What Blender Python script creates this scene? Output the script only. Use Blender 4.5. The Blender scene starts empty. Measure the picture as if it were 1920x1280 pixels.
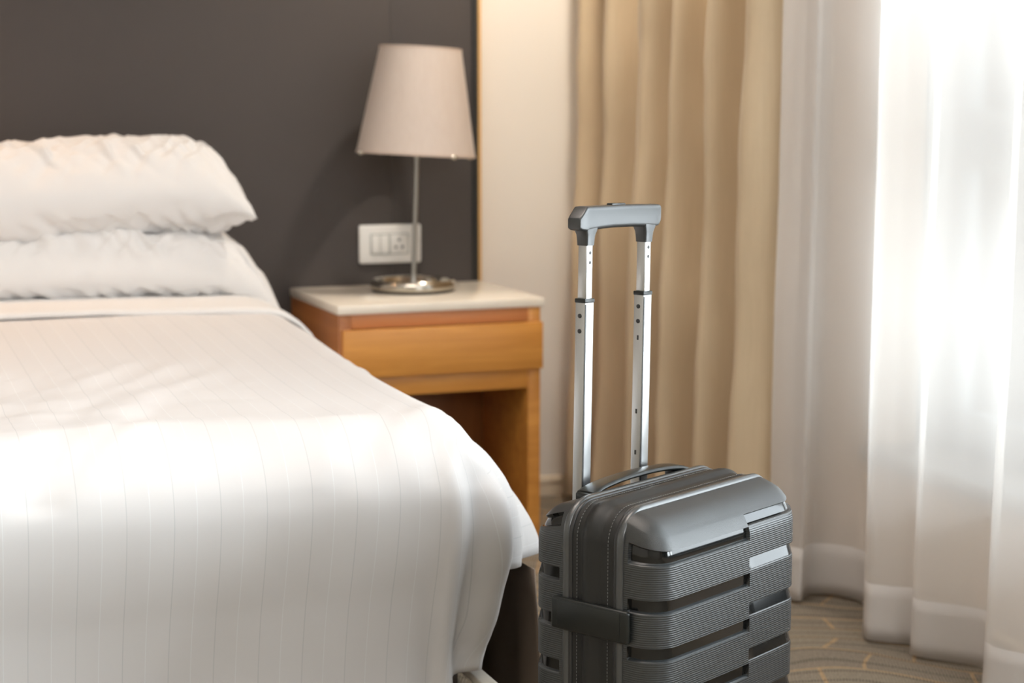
import bpy, bmesh, math, random
from math import sin, cos, pi, radians, sqrt, atan, hypot
from mathutils import Vector, Matrix, noise

random.seed(7)
sc = bpy.context.scene
COL = sc.collection

# ------------------------------------------------------------------ camera
CAM_H = 1.174
PSI = radians(21.2)
F_PX = 3300.0
cam_d = bpy.data.cameras.new('camera')
cam = bpy.data.objects.new('camera', cam_d)
COL.objects.link(cam)
sc.camera = cam
cam.location = (0, 0, CAM_H)
cam.rotation_euler = (pi / 2 - atan(440.0 / F_PX), 0, -PSI)
cam_d.sensor_width = 36.0
cam_d.lens = F_PX * 36.0 / 1920.0
cam_d.clip_start = 0.05
cam_d.dof.use_dof = True
cam_d.dof.focus_distance = 2.75
cam_d.dof.aperture_fstop = 3.5

# ------------------------------------------------------------------ colour management
sc.view_settings.view_transform = 'Standard'
sc.view_settings.look = 'None'
sc.view_settings.gamma = 1.0
sc.view_settings.use_curve_mapping = False
sc.view_settings.exposure = 1.40
sc.cycles.max_bounces = 14
sc.cycles.diffuse_bounces = 8
sc.cycles.transmission_bounces = 10
sc.cycles.transparent_max_bounces = 16
sc.cycles.sample_clamp_indirect = 8.0

# ------------------------------------------------------------------ overcast sky
world = bpy.data.worlds.new('overcast_sky')
sc.world = world
world.use_nodes = True
wt = world.node_tree
wt.nodes.clear()
w_out = wt.nodes.new('ShaderNodeOutputWorld')
w_bg = wt.nodes.new('ShaderNodeBackground')
w_geo = wt.nodes.new('ShaderNodeTexCoord')
w_sep = wt.nodes.new('ShaderNodeSeparateXYZ')
w_ramp = wt.nodes.new('ShaderNodeValToRGB')
wt.links.new(w_geo.outputs['Generated'], w_sep.inputs[0])
wt.links.new(w_sep.outputs['Z'], w_ramp.inputs[0])
wt.links.new(w_ramp.outputs[0], w_bg.inputs[0])
wt.links.new(w_bg.outputs[0], w_out.inputs[0])
w_ramp.color_ramp.elements[0].position = 0.0
w_ramp.color_ramp.elements[0].color = (0.90, 0.94, 1.0, 1)
w_ramp.color_ramp.elements[1].position = 1.0
w_ramp.color_ramp.elements[1].color = (0.80, 0.89, 1.0, 1)
w_bg.inputs[1].default_value = 3.3


def light(name, kind, loc, energy, color, rot=(0, 0, 0), **kw):
    d = bpy.data.lights.new(name, kind)
    d.energy = energy
    d.color = color
    for k, v in kw.items():
        setattr(d, k, v)
    o = bpy.data.objects.new(name, d)
    o.location = loc
    o.rotation_euler = rot
    COL.objects.link(o)
    return o


# window portal: only guides the sampling of the sky through the opening
pt = light('window_portal', 'AREA', (2.53, 1.10, 1.36), 1.0, (1, 1, 1), (0, pi / 2, 0), shape='RECTANGLE', size=2.1, size_y=5.1)
pt.data.cycles.is_portal = True
# bright open sky seen through the uncovered, nearer half of the window
light('window_daylight', 'AREA', (2.75, 0.30, 1.45), 90, (0.92, 0.95, 1.0), (0, pi / 2, 0), shape='RECTANGLE', size=1.9, size_y=2.9)
# warm ceiling downlights over the bed head and in the corner, plus two added fill lights
light('bed_downlight', 'SPOT', (-0.30, 4.45, 2.56), 24, (1.0, 0.58, 0.30), (0, 0, 0), spot_size=radians(95), spot_blend=0.9, shadow_soft_size=0.06)
light('overhead_fill', 'AREA', (0.6, 2.7, 2.57), 8.5, (1.0, 0.87, 0.78), (0, 0, 0), shape='SQUARE', size=1.2)  # added soft fill from above, not a fitting of the room
light('corner_downlight', 'SPOT', (1.90, 4.10, 2.56), 29, (1.0, 0.88, 0.74), (radians(24), 0, 0), spot_size=radians(110), spot_blend=0.9, shadow_soft_size=0.05)
light('camera_side_fill', 'AREA', (1.5, -1.3, 1.9), 10, (0.95, 0.97, 1.0), (radians(80), 0, radians(8)), shape='RECTANGLE', size=1.6, size_y=0.8)  # added unseen fill from behind the camera, brightens the surfaces facing it


# ------------------------------------------------------------------ materials
def newmat(name):
    m = bpy.data.materials.new(name)
    m.use_nodes = True
    nt = m.node_tree
    nt.nodes.clear()
    out = nt.nodes.new('ShaderNodeOutputMaterial')
    return m, nt, out


def N(nt, t, **kw):
    n = nt.nodes.new('ShaderNode' + t)
    for k, v in kw.items():
        setattr(n, k, v)
    return n


def L(nt, a, b):
    nt.links.new(a, b)


def pbr(name, col, rough=0.5, metal=0.0, spec=0.5, noise_amt=0.0, noise_scale=20.0, bump=0.0, bump_scale=200.0,
        bump_dist=0.001, stretch=None, sheen=0.0, coat=0.0):
    m, nt, out = newmat(name)
    b = N(nt, 'BsdfPrincipled')
    b.inputs['Base Color'].default_value = (*col, 1)
    b.inputs['Roughness'].default_value = rough
    b.inputs['Metallic'].default_value = metal
    b.inputs['Specular IOR Level'].default_value = spec
    b.inputs['Sheen Weight'].default_value = sheen
    b.inputs['Coat Weight'].default_value = coat
    L(nt, b.outputs[0], out.inputs[0])
    tc = N(nt, 'TexCoord')
    mp = N(nt, 'Mapping')
    if stretch:
        mp.inputs['Scale'].default_value = stretch
    L(nt, tc.outputs['Object'], mp.inputs[0])
    if noise_amt:
        nz = N(nt, 'TexNoise')
        nz.inputs['Scale'].default_value = noise_scale
        nz.inputs['Detail'].default_value = 4
        L(nt, mp.outputs[0], nz.inputs['Vector'])
        mx = N(nt, 'MixRGB')
        mx.inputs[1].default_value = (*[c * (1 - noise_amt) for c in col], 1)
        mx.inputs[2].default_value = (*[min(1, c * (1 + noise_amt)) for c in col], 1)
        L(nt, nz.outputs[0], mx.inputs[0])
        L(nt, mx.outputs[0], b.inputs['Base Color'])
    if bump:
        nz = N(nt, 'TexNoise')
        nz.inputs['Scale'].default_value = bump_scale
        nz.inputs['Detail'].default_value = 3
        L(nt, mp.outputs[0], nz.inputs['Vector'])
        bp = N(nt, 'Bump')
        bp.inputs['Strength'].default_value = bump
        bp.inputs['Distance'].default_value = bump_dist
        L(nt, nz.outputs[0], bp.inputs['Height'])
        L(nt, bp.outputs[0], b.inputs['Normal'])
    return m


def wood(name, dark, light_, scale=1.0, axis=(1.2, 14, 14), rough=0.38):
    m, nt, out = newmat(name)
    b = N(nt, 'BsdfPrincipled')
    b.inputs['Roughness'].default_value = rough
    L(nt, b.outputs[0], out.inputs[0])
    tc = N(nt, 'TexCoord')
    mp = N(nt, 'Mapping')
    mp.inputs['Scale'].default_value = axis
    L(nt, tc.outputs['Object'], mp.inputs[0])
    n1 = N(nt, 'TexNoise')
    n1.inputs['Scale'].default_value = 2.2 * scale
    n1.inputs['Detail'].default_value = 8
    n1.inputs['Distortion'].default_value = 0.8
    L(nt, mp.outputs[0], n1.inputs['Vector'])
    r = N(nt, 'ValToRGB')
    r.color_ramp.elements[0].position = 0.3
    r.color_ramp.elements[0].color = (*dark, 1)
    r.color_ramp.elements[1].position = 0.7
    r.color_ramp.elements[1].color = (*light_, 1)
    L(nt, n1.outputs[0], r.inputs[0])
    L(nt, r.outputs[0], b.inputs['Base Color'])
    bp = N(nt, 'Bump')
    bp.inputs['Strength'].default_value = 0.06
    bp.inputs['Distance'].default_value = 0.001
    L(nt, n1.outputs[0], bp.inputs['Height'])
    L(nt, bp.outputs[0], b.inputs['Normal'])
    return m


def mat_duvet():
    m, nt, out = newmat('striped_white_satin')
    b = N(nt, 'BsdfPrincipled')
    b.inputs['Roughness'].default_value = 0.62
    b.inputs['Sheen Weight'].default_value = 0.15
    L(nt, b.outputs[0], out.inputs[0])
    uv = N(nt, 'UVMap', uv_map='UVMap')
    sep = N(nt, 'SeparateXYZ')
    L(nt, uv.outputs[0], sep.inputs[0])
    # two hairlines in every repeat: one lighter, one darker
    md = N(nt, 'Math', operation='MODULO')
    md.inputs[1].default_value = 0.074
    ad = N(nt, 'Math', operation='ADD')
    ad.inputs[1].default_value = 7.4
    L(nt, sep.outputs['X'], ad.inputs[0])
    L(nt, ad.outputs[0], md.inputs[0])

    def hair(c, w):
        s = N(nt, 'Math', operation='SUBTRACT')
        s.inputs[1].default_value = c
        a = N(nt, 'Math', operation='ABSOLUTE')
        g = N(nt, 'Math', operation='LESS_THAN')
        g.inputs[1].default_value = w
        L(nt, md.outputs[0], s.inputs[0])
        L(nt, s.outputs[0], a.inputs[0])
        L(nt, a.outputs[0], g.inputs[0])
        return g.outputs[0]
    band = N(nt, 'Math', operation='LESS_THAN')
    band.inputs[1].default_value = 0.037
    L(nt, md.outputs[0], band.inputs[0])
    mA = N(nt, 'MixRGB')
    mA.inputs[1].default_value = (0.690, 0.674, 0.670, 1)
    mA.inputs[2].default_value = (0.697, 0.681, 0.677, 1)
    L(nt, band.outputs[0], mA.inputs[0])
    mB = N(nt, 'MixRGB')
    mB.inputs[2].default_value = (0.60, 0.597, 0.595, 1)
    L(nt, hair(0.037, 0.0009), mB.inputs[0])
    L(nt, mA.outputs[0], mB.inputs[1])
    mC = N(nt, 'MixRGB')
    mC.inputs[2].default_value = (0.74, 0.74, 0.74, 1)
    L(nt, hair(0.0735, 0.0010), mC.inputs[0])
    L(nt, mB.outputs[0], mC.inputs[1])
    L(nt, mC.outputs[0], b.inputs['Base Color'])
    nz = N(nt, 'TexNoise')
    nz.inputs['Scale'].default_value = 900
    tc = N(nt, 'TexCoord')
    L(nt, tc.outputs['Object'], nz.inputs['Vector'])
    bp = N(nt, 'Bump')
    bp.inputs['Strength'].default_value = 0.05
    bp.inputs['Distance'].default_value = 0.0006
    L(nt, nz.outputs[0], bp.inputs['Height'])
    L(nt, bp.outputs[0], b.inputs['Normal'])
    return m


def mat_sheer(name, col, transp, transl, weave=0.06):
    m, nt, out = newmat(name)
    d = N(nt, 'BsdfDiffuse')
    d.inputs[0].default_value = (*col, 1)
    t = N(nt, 'BsdfTranslucent')
    t.inputs[0].default_value = (*[c * 0.93 for c in col], 1)
    tr = N(nt, 'BsdfTransparent')
    tr.inputs[0].default_value = (1, 1, 1, 1)
    m1 = N(nt, 'MixShader')
    m1.inputs[0].default_value = transl
    L(nt, d.outputs[0], m1.inputs[1])
    L(nt, t.outputs[0], m1.inputs[2])
    m2 = N(nt, 'MixShader')
    lw = N(nt, 'LayerWeight')
    lw.inputs[0].default_value = 0.5
    # a woven voile closes up where it is seen at a slant
    rng = N(nt, 'MapRange')
    rng.inputs['From Min'].default_value = 0.0
    rng.inputs['From Max'].default_value = 1.0
    rng.inputs['To Min'].default_value = transp
    rng.inputs['To Max'].default_value = transp * 0.5
    L(nt, lw.outputs['Facing'], rng.inputs['Value'])
    L(nt, rng.outputs[0], m2.inputs[0])
    L(nt, m1.outputs[0], m2.inputs[1])
    L(nt, tr.outputs[0], m2.inputs[2])
    L(nt, m2.outputs[0], out.inputs[0])
    return m


def mat_drape():
    m, nt, out = newmat('gold_drapery')
    b = N(nt, 'BsdfPrincipled')
    b.inputs['Roughness'].default_value = 0.55
    b.inputs['Sheen Weight'].default_value = 0.3
    tc = N(nt, 'TexCoord')
    mp = N(nt, 'Mapping')
    mp.inputs['Scale'].default_value = (60, 60, 2.5)
    L(nt, tc.outputs['Object'], mp.inputs[0])
    nz = N(nt, 'TexNoise')
    nz.inputs['Scale'].default_value = 3
    nz.inputs['Detail'].default_value = 3
    L(nt, mp.outputs[0], nz.inputs['Vector'])
    mx = N(nt, 'MixRGB')
    mx.inputs[1].default_value = (0.60, 0.47, 0.30, 1)
    mx.inputs[2].default_value = (0.71, 0.57, 0.385, 1)
    L(nt, nz.outputs[0], mx.inputs[0])
    L(nt, mx.outputs[0], b.inputs['Base Color'])
    t = N(nt, 'BsdfTranslucent')
    t.inputs[0].default_value = (0.62, 0.44, 0.22, 1)
    ms = N(nt, 'MixShader')
    ms.inputs[0].default_value = 0.12
    L(nt, b.outputs[0], ms.inputs[1])
    L(nt, t.outputs[0], ms.inputs[2])
    L(nt, ms.outputs[0], out.inputs[0])
    return m


def mat_carpet():
    m, nt, out = newmat('patterned_carpet')
    b = N(nt, 'BsdfPrincipled')
    b.inputs['Roughness'].default_value = 0.95
    b.inputs['Specular IOR Level'].default_value = 0.1
    L(nt, b.outputs[0], out.inputs[0])
    tc = N(nt, 'TexCoord')
    warp = N(nt, 'TexNoise')
    warp.inputs['Scale'].default_value = 2.2
    warp.inputs['Detail'].default_value = 1
    L(nt, tc.outputs['Object'], warp.inputs['Vector'])
    wm = N(nt, 'VectorMath', operation='SCALE')
    wm.inputs['Scale'].default_value = 0.35
    L(nt, warp.outputs['Color'], wm.inputs[0])
    add = N(nt, 'VectorMath', operation='ADD')
    L(nt, tc.outputs['Object'], add.inputs[0])
    L(nt, wm.outputs[0], add.inputs[1])
    # chevron lines: two sets of waves in alternating strips
    br = N(nt, 'TexBrick')
    br.offset = 0.5
    br.inputs['Color1'].default_value = (0.31, 0.27, 0.21, 1)
    br.inputs['Color2'].default_value = (0.265, 0.23, 0.185, 1)
    br.inputs['Mortar'].default_value = (0.46, 0.33, 0.20, 1)
    br.inputs['Scale'].default_value = 1.0
    br.inputs['Mortar Size'].default_value = 0.0045
    br.inputs['Brick Width'].default_value = 0.21
    br.inputs['Row Height'].default_value = 0.115
    mp = N(nt, 'Mapping')
    mp.inputs['Rotation'].default_value = (0, 0, radians(34))
    L(nt, add.outputs[0], mp.inputs[0])
    L(nt, mp.outputs[0], br.inputs['Vector'])
    wv = N(nt, 'TexWave', bands_direction='Y')
    wv.inputs['Scale'].default_value = 5.0
    wv.inputs['Distortion'].default_value = 1.0
    wv.inputs['Detail'].default_value = 1
    mp2 = N(nt, 'Mapping')
    mp2.inputs['Rotation'].default_value = (0, 0, radians(30))
    L(nt, add.outputs[0], mp2.inputs[0])
    L(nt, mp2.outputs[0], wv.inputs['Vector'])
    rp = N(nt, 'ValToRGB')
    rp.color_ramp.elements[0].position = 0.0
    rp.color_ramp.elements[0].color = (1, 1, 1, 1)
    rp.color_ramp.elements[1].position = 0.16
    rp.color_ramp.elements[1].color = (0, 0, 0, 1)
    L(nt, wv.outputs['Fac'], rp.inputs[0])
    # stitches break the dark lines into dots
    rib = N(nt, 'TexWave', bands_direction='X')
    rib.inputs['Scale'].default_value = 48
    rib.inputs['Distortion'].default_value = 0.6
    mp3 = N(nt, 'Mapping')
    mp3.inputs['Rotation'].default_value = (0, 0, radians(26))
    L(nt, tc.outputs['Object'], mp3.inputs[0])
    L(nt, mp3.outputs[0], rib.inputs['Vector'])
    mul = N(nt, 'Math', operation='MULTIPLY')
    L(nt, rp.outputs[0], mul.inputs[0])
    L(nt, rib.outputs['Fac'], mul.inputs[1])
    dk = N(nt, 'MixRGB')
    dk.inputs[2].default_value = (0.09, 0.07, 0.055, 1)
    L(nt, mul.outputs[0], dk.inputs[0])
    L(nt, br.outputs[0], dk.inputs[1])
    fine = N(nt, 'TexNoise')
    fine.inputs['Scale'].default_value = 160
    fine.inputs['Detail'].default_value = 4
    L(nt, tc.outputs['Object'], fine.inputs['Vector'])
    fm = N(nt, 'MixRGB', blend_type='MULTIPLY')
    fm.inputs[0].default_value = 0.7
    fr = N(nt, 'ValToRGB')
    fr.color_ramp.elements[0].position = 0.25
    fr.color_ramp.elements[0].color = (0.55, 0.55, 0.55, 1)
    fr.color_ramp.elements[1].position = 0.75
    fr.color_ramp.elements[1].color = (1.3, 1.3, 1.3, 1)
    L(nt, fine.outputs[0], fr.inputs[0])
    L(nt, dk.outputs[0], fm.inputs[1])
    L(nt, fr.outputs[0], fm.inputs[2])
    L(nt, fm.outputs[0], b.inputs['Base Color'])
    ba = N(nt, 'Math', operation='ADD')
    L(nt, rib.outputs['Fac'], ba.inputs[0])
    L(nt, fine.outputs[0], ba.inputs[1])
    bp = N(nt, 'Bump')
    bp.inputs['Strength'].default_value = 0.6
    bp.inputs['Distance'].default_value = 0.003
    L(nt, ba.outputs[0], bp.inputs['Height'])
    L(nt, bp.outputs[0], b.inputs['Normal'])
    return m


def mat_ribbed(name, col, rough):
    m, nt, out = newmat(name)
    b = N(nt, 'BsdfPrincipled')
    b.inputs['Base Color'].default_value = (*col, 1)
    b.inputs['Roughness'].default_value = rough
    b.inputs['Specular IOR Level'].default_value = 1.0
    L(nt, b.outputs[0], out.inputs[0])
    tc = N(nt, 'TexCoord')
    wv = N(nt, 'TexWave', bands_direction='Z')
    wv.inputs['Scale'].default_value = 95     # about one rib every 3.3 mm
    wv.inputs['Distortion'].default_value = 0.0
    L(nt, tc.outputs['Object'], wv.inputs['Vector'])
    bp = N(nt, 'Bump')
    bp.inputs['Strength'].default_value = 0.32
    bp.inputs['Distance'].default_value = 0.0009
    L(nt, wv.outputs['Fac'], bp.inputs['Height'])
    L(nt, bp.outputs[0], b.inputs['Normal'])
    return m


def mat_shade():
    m, nt, out = newmat('satin_lampshade')
    b = N(nt, 'BsdfPrincipled')
    b.inputs['Roughness'].default_value = 0.36
    b.inputs['Sheen Weight'].default_value = 0.2
    b.inputs['Anisotropic'].default_value = 0.6
    tc = N(nt, 'TexCoord')
    mp = N(nt, 'Mapping')
    mp.inputs['Scale'].default_value = (40, 40, 0.6)
    L(nt, tc.outputs['Object'], mp.inputs[0])
    nz = N(nt, 'TexNoise')
    nz.inputs['Scale'].default_value = 4
    L(nt, mp.outputs[0], nz.inputs['Vector'])
    mx = N(nt, 'MixRGB')
    mx.inputs[1].default_value = (0.68, 0.58, 0.51, 1)
    mx.inputs[2].default_value = (0.78, 0.69, 0.62, 1)
    L(nt, nz.outputs[0], mx.inputs[0])
    L(nt, mx.outputs[0], b.inputs['Base Color'])
    t = N(nt, 'BsdfTranslucent')
    t.inputs[0].default_value = (0.7, 0.58, 0.48, 1)
    ms = N(nt, 'MixShader')
    ms.inputs[0].default_value = 0.2
    L(nt, b.outputs[0], ms.inputs[1])
    L(nt, t.outputs[0], ms.inputs[2])
    L(nt, ms.outputs[0], out.inputs[0])
    return m


def mat_glass():
    m, nt, out = newmat('window_glass')
    g = N(nt, 'BsdfGlossy')
    g.inputs['Roughness'].default_value = 0.02
    t = N(nt, 'BsdfTransparent')
    t.inputs[0].default_value = (0.96, 0.985, 0.98, 1)
    fr = N(nt, 'Fresnel')
    fr.inputs[0].default_value = 1.45
    mx = N(nt, 'MixShader')
    L(nt, fr.outputs[0], mx.inputs[0])
    L(nt, t.outputs[0], mx.inputs[1])
    L(nt, g.outputs[0], mx.inputs[2])
    L(nt, mx.outputs[0], out.inputs[0])
    return m


M = dict(
    wall=pbr('cream_wall_paint', (0.84, 0.80, 0.735), 0.85, noise_amt=0.02, noise_scale=3, bump=0.1, bump_scale=300),
    wall_room=pbr('taupe_wall_paint', (0.45, 0.40, 0.34), 0.85, noise_amt=0.02, noise_scale=3),
    wall_window=pbr('cream_window_wall_paint', (0.84, 0.745, 0.65), 0.85, noise_amt=0.02, noise_scale=3),
    ceiling=pbr('ceiling_paint', (0.85, 0.83, 0.80), 0.9),
    skirting=pbr('cream_skirting_paint', (0.70, 0.60, 0.46), 0.45),
    carpet=mat_carpet(),
    headboard=pbr('charcoal_upholstery', (0.060, 0.052, 0.050), 0.75, noise_amt=0.12, noise_scale=2.5, bump=0.15, bump_scale=700, sheen=0.25),
    headboard_edge=pbr('dark_edge_band', (0.02, 0.02, 0.018), 0.5),
    glow_strip=pbr('gold_glow_colour', (0.80, 0.50, 0.20), 0.4),
    linen=pbr('white_cotton', (0.72, 0.712, 0.708), 0.75, bump=0.06, bump_scale=900, sheen=0.1),
    duvet=mat_duvet(),
    base_fabric=pbr('dark_brown_valance', (0.060, 0.045, 0.036), 0.9, bump=0.1, bump_scale=600),
    valance=pbr('brown_skirt_fabric', (0.24, 0.185, 0.145), 0.9, bump=0.1, bump_scale=600),
    base_strip=pbr('beige_piping', (0.72, 0.66, 0.58), 0.6),
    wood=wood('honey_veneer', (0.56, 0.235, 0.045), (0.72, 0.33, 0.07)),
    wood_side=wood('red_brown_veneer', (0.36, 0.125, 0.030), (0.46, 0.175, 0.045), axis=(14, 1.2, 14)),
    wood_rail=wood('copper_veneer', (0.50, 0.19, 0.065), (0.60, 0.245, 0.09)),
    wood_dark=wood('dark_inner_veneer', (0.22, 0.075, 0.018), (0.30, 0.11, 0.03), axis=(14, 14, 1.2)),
    stone=pbr('cream_stone', (0.86, 0.80, 0.70), 0.16, noise_amt=0.04, noise_scale=30, spec=0.5),
    chrome=pbr('brushed_nickel', (0.55, 0.52, 0.46), 0.16, metal=1.0),
    chrome_stem=pbr('satin_nickel', (0.42, 0.41, 0.38), 0.3, metal=1.0),
    shade=mat_shade(),
    shade_rim=pbr('shade_binding', (0.62, 0.50, 0.42), 0.5),
    plastic_white=pbr('white_switch_plastic', (0.80, 0.80, 0.78), 0.35),
    plastic_grey=pbr('switch_gap_grey', (0.42, 0.45, 0.43), 0.5),
    hole=pbr('socket_hole_dark', (0.04, 0.05, 0.05), 0.6),
    drape=mat_drape(),
    sheer=mat_sheer('white_voile', (0.95, 0.915, 0.88), 0.34, 0.42),
    sheer_hem=mat_sheer('white_voile_hem', (0.80, 0.77, 0.745), 0.05, 0.35),
    frame=pbr('window_frame_metal', (0.13, 0.145, 0.155), 0.45),
    sill=pbr('window_sill_stone', (0.45, 0.46, 0.46), 0.5),
    glass=mat_glass(),
    case_rib=mat_ribbed('ribbed_charcoal_shell', (0.019, 0.023, 0.025), 0.38),
    case_grain=pbr('grained_charcoal_shell', (0.022, 0.023, 0.0225), 0.40, spec=0.8, bump=0.55, bump_scale=900, bump_dist=0.0006),
    case_gloss=pbr('glossy_charcoal_groove', (0.006, 0.0065, 0.0065), 0.10, spec=0.6),
    case_rim=pbr('charcoal_rim', (0.05, 0.053, 0.053), 0.28, spec=1.0),
    tape=pbr('zip_tape', (0.013, 0.013, 0.012), 0.5, bump=0.3, bump_scale=1200, bump_dist=0.0004),
    zip_bead=pbr('zip_coil_cover', (0.03, 0.03, 0.03), 0.32),
    thread=pbr('grey_thread', (0.15, 0.15, 0.145), 0.6),
    latch=pbr('latch_plastic', (0.010, 0.012, 0.011), 0.30),
    grip=pbr('grip_plastic', (0.020, 0.023, 0.025), 0.36, spec=1.0, bump=0.15, bump_scale=1200, bump_dist=0.0004),
    alu=pbr('anodised_aluminium', (0.58, 0.585, 0.585), 0.32, metal=1.0, noise_amt=0.04, noise_scale=30, stretch=(60, 60, 1)),
    stud=pbr('dark_rivet', (0.03, 0.03, 0.03), 0.4),
    rubber=pbr('black_rubber', (0.02, 0.02, 0.02), 0.7),
)


# ------------------------------------------------------------------ helpers
def mesh_obj(name, verts, faces, mat, parent=None, smooth=True, angle=35, uvs=None, mat_ids=None):
    me = bpy.data.meshes.new(name)
    me.from_pydata([tuple(v) for v in verts], [], faces)
    mats = mat if isinstance(mat, (list, tuple)) else [mat]
    for m in mats:
        me.materials.append(m)
    if mat_ids:
        me.polygons.foreach_set('material_index', mat_ids)
    if uvs:
        ul = me.uv_layers.new(name='UVMap')
        for lp in me.loops:
            ul.data[lp.index].uv = uvs[lp.vertex_index]
    if smooth:
        me.polygons.foreach_set('use_smooth', [True] * len(me.polygons))
        me.set_sharp_from_angle(angle=radians(angle))
    me.update()
    o = bpy.data.objects.new(name, me)
    COL.objects.link(o)
    if parent:
        o.parent = parent
    return o


def bm_obj(name, bm, mat, parent=None, smooth=True, angle=35):
    bmesh.ops.recalc_face_normals(bm, faces=bm.faces)
    me = bpy.data.meshes.new(name)
    bm.to_mesh(me)
    bm.free()
    me.materials.append(mat)
    if smooth:
        me.polygons.foreach_set('use_smooth', [True] * len(me.polygons))
        me.set_sharp_from_angle(angle=radians(angle))
    o = bpy.data.objects.new(name, me)
    COL.objects.link(o)
    if parent:
        o.parent = parent
    return o


def add_box(bm, lo, hi, bevel=0.0, seg=2, mtx=None):
    r = bmesh.ops.create_cube(bm, size=1.0)
    vs = r['verts']
    for v in vs:
        v.co = Vector([(lo[i] + hi[i]) / 2 + v.co[i] * (hi[i] - lo[i]) for i in range(3)])
    if bevel:
        es = list({e for v in vs for e in v.link_edges})
        rr = bmesh.ops.bevel(bm, geom=es, offset=bevel, segments=seg, profile=0.5, affect='EDGES')
        vs = list({v for f in rr['faces'] for v in f.verts} | {v for v in vs if v.is_valid})
    if mtx is not None:
        bmesh.ops.transform(bm, matrix=mtx, verts=vs)
    return vs


def box(name, lo, hi, mat, parent=None, bevel=0.002, seg=2):
    bm = bmesh.new()
    add_box(bm, lo, hi, bevel, seg)
    return bm_obj(name, bm, mat, parent)


def add_lathe(bm, prof, n=32, mtx=None, axis_cap=True):
    rings = []
    for r, z in prof:
        if r < 1e-6:
            rings.append([bm.verts.new((0, 0, z))])
        else:
            rings.append([bm.verts.new((r * cos(2 * pi * i / n), r * sin(2 * pi * i / n), z)) for i in range(n)])
    for a, b in zip(rings, rings[1:]):
        for i in range(n):
            j = (i + 1) % n
            if len(a) == 1 and len(b) == 1:
                continue
            if len(a) == 1:
                bm.faces.new((a[0], b[j], b[i]))
            elif len(b) == 1:
                bm.faces.new((a[i], a[j], b[0]))
            else:
                bm.faces.new((a[i], a[j], b[j], b[i]))
    vs = [v for r in rings for v in r]
    if mtx is not None:
        bmesh.ops.transform(bm, matrix=mtx, verts=vs)
    return vs


def add_tube(bm, pts, rad, n=12, cap=True):
    """tube along points; rad may be a number or a list"""
    pts = [Vector(p) for p in pts]
    rings = []
    up = Vector((0, 0, 1))
    for i, p in enumerate(pts):
        d = (pts[min(i + 1, len(pts) - 1)] - pts[max(i - 1, 0)]).normalized()
        a = d.cross(up)
        if a.length < 1e-3:
            a = d.cross(Vector((1, 0, 0)))
        a.normalize()
        b = a.cross(d)
        r = rad[i] if isinstance(rad, (list, tuple)) else rad
        rings.append([bm.verts.new(p + a * r * cos(2 * pi * k / n) + b * r * sin(2 * pi * k / n)) for k in range(n)])
    for a, b in zip(rings, rings[1:]):
        for k in range(n):
            j = (k + 1) % n
            bm.faces.new((a[k], a[j], b[j], b[k]))
    if cap:
        bm.faces.new(rings[0])
        bm.faces.new(list(reversed(rings[-1])))


def empty(name, label=None, cat=None, loc=(0, 0, 0), rot=(0, 0, 0), group=None):
    o = bpy.data.objects.new(name, None)
    COL.objects.link(o)
    o.location = loc
    o.rotation_euler = rot
    o.empty_display_size = 0.05
    tag(o, label, cat, group)
    return o


def tag(o, label=None, cat=None, group=None, kind=None):
    if label:
        o['label'] = label
    if cat:
        o['category'] = cat
    if group:
        o['group'] = group
    if kind:
        o['kind'] = kind
    return o


def struct(o):
    o['kind'] = 'structure'
    return o


def fbm(x, y, z=0.0, oct_=3):
    s, a, f = 0.0, 1.0, 1.0
    for _ in range(oct_):
        s += a * noise.noise(Vector((x * f, y * f, z * f + 3.1 * f)))
        a *= 0.5
        f *= 2.03
    return s


def sstep(a, b, x):
    t = max(0.0, min(1.0, (x - a) / (b - a)))
    return t * t * (3 - 2 * t)


# ------------------------------------------------------------------ room shell
XL, XR, YB, YW, ZC = -2.4, 2.29, -1.7, 4.87, 2.6
TH = 0.2
struct(box('floor', (XL - .3, YB - .3, -0.15), (XR + .5, YW + .3, 0.0), M['carpet'], bevel=0))
struct(box('ceiling', (XL - .3, YB - .3, ZC), (XR + .5, YW + .3, ZC + .15), M['ceiling'], bevel=0))
struct(box('wall_back', (XL - .2, YW, 0), (XR + TH + .1, YW + .2, ZC), M['wall'], bevel=0))
struct(box('wall_left', (XL - .2, YB, 0), (XL, YW, ZC), M['wall_room'], bevel=0))
struct(box('wall_front', (XL - .2, YB - .2, 0), (XR + TH + .1, YB, ZC), M['wall_room'], bevel=0))
# right wall with its wide window opening
WY0, WY1, WZ0, WZ1 = -1.35, 3.55, 0.37, 2.35
bm = bmesh.new()
add_box(bm, (XR, YB, 0), (XR + TH, YW, WZ0))
add_box(bm, (XR, YB, WZ1), (XR + TH, YW, ZC))
add_box(bm, (XR, YB, WZ0), (XR + TH, WY0, WZ1))
add_box(bm, (XR, WY1, WZ0), (XR + TH, YW, WZ1))
struct(bm_obj('wall_right', bm, M['wall_window'], smooth=False))


def skirting(name, p0, p1, nrm):
    """profiled skirting board from p0 to p1, nrm points into the room"""
    prof = [(0, 0), (0.012, 0), (0.012, 0.030), (0.011, 0.034), (0.014, 0.040), (0.012, 0.052), (0.006, 0.058), (0, 0.060)]
    vs, fs = [], []
    for p in (p0, p1):
        for o, z in prof:
            vs.append((p[0] + nrm[0] * o, p[1] + nrm[1] * o, z))
    n = len(prof)
    for i in range(n - 1):
        fs.append((i, i + 1, n + i + 1, n + i))
    fs.append(tuple(range(n)))
    fs.append(tuple(reversed(range(n, 2 * n))))
    return struct(mesh_obj(name, vs, fs, M['skirting'], angle=40))


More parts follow.
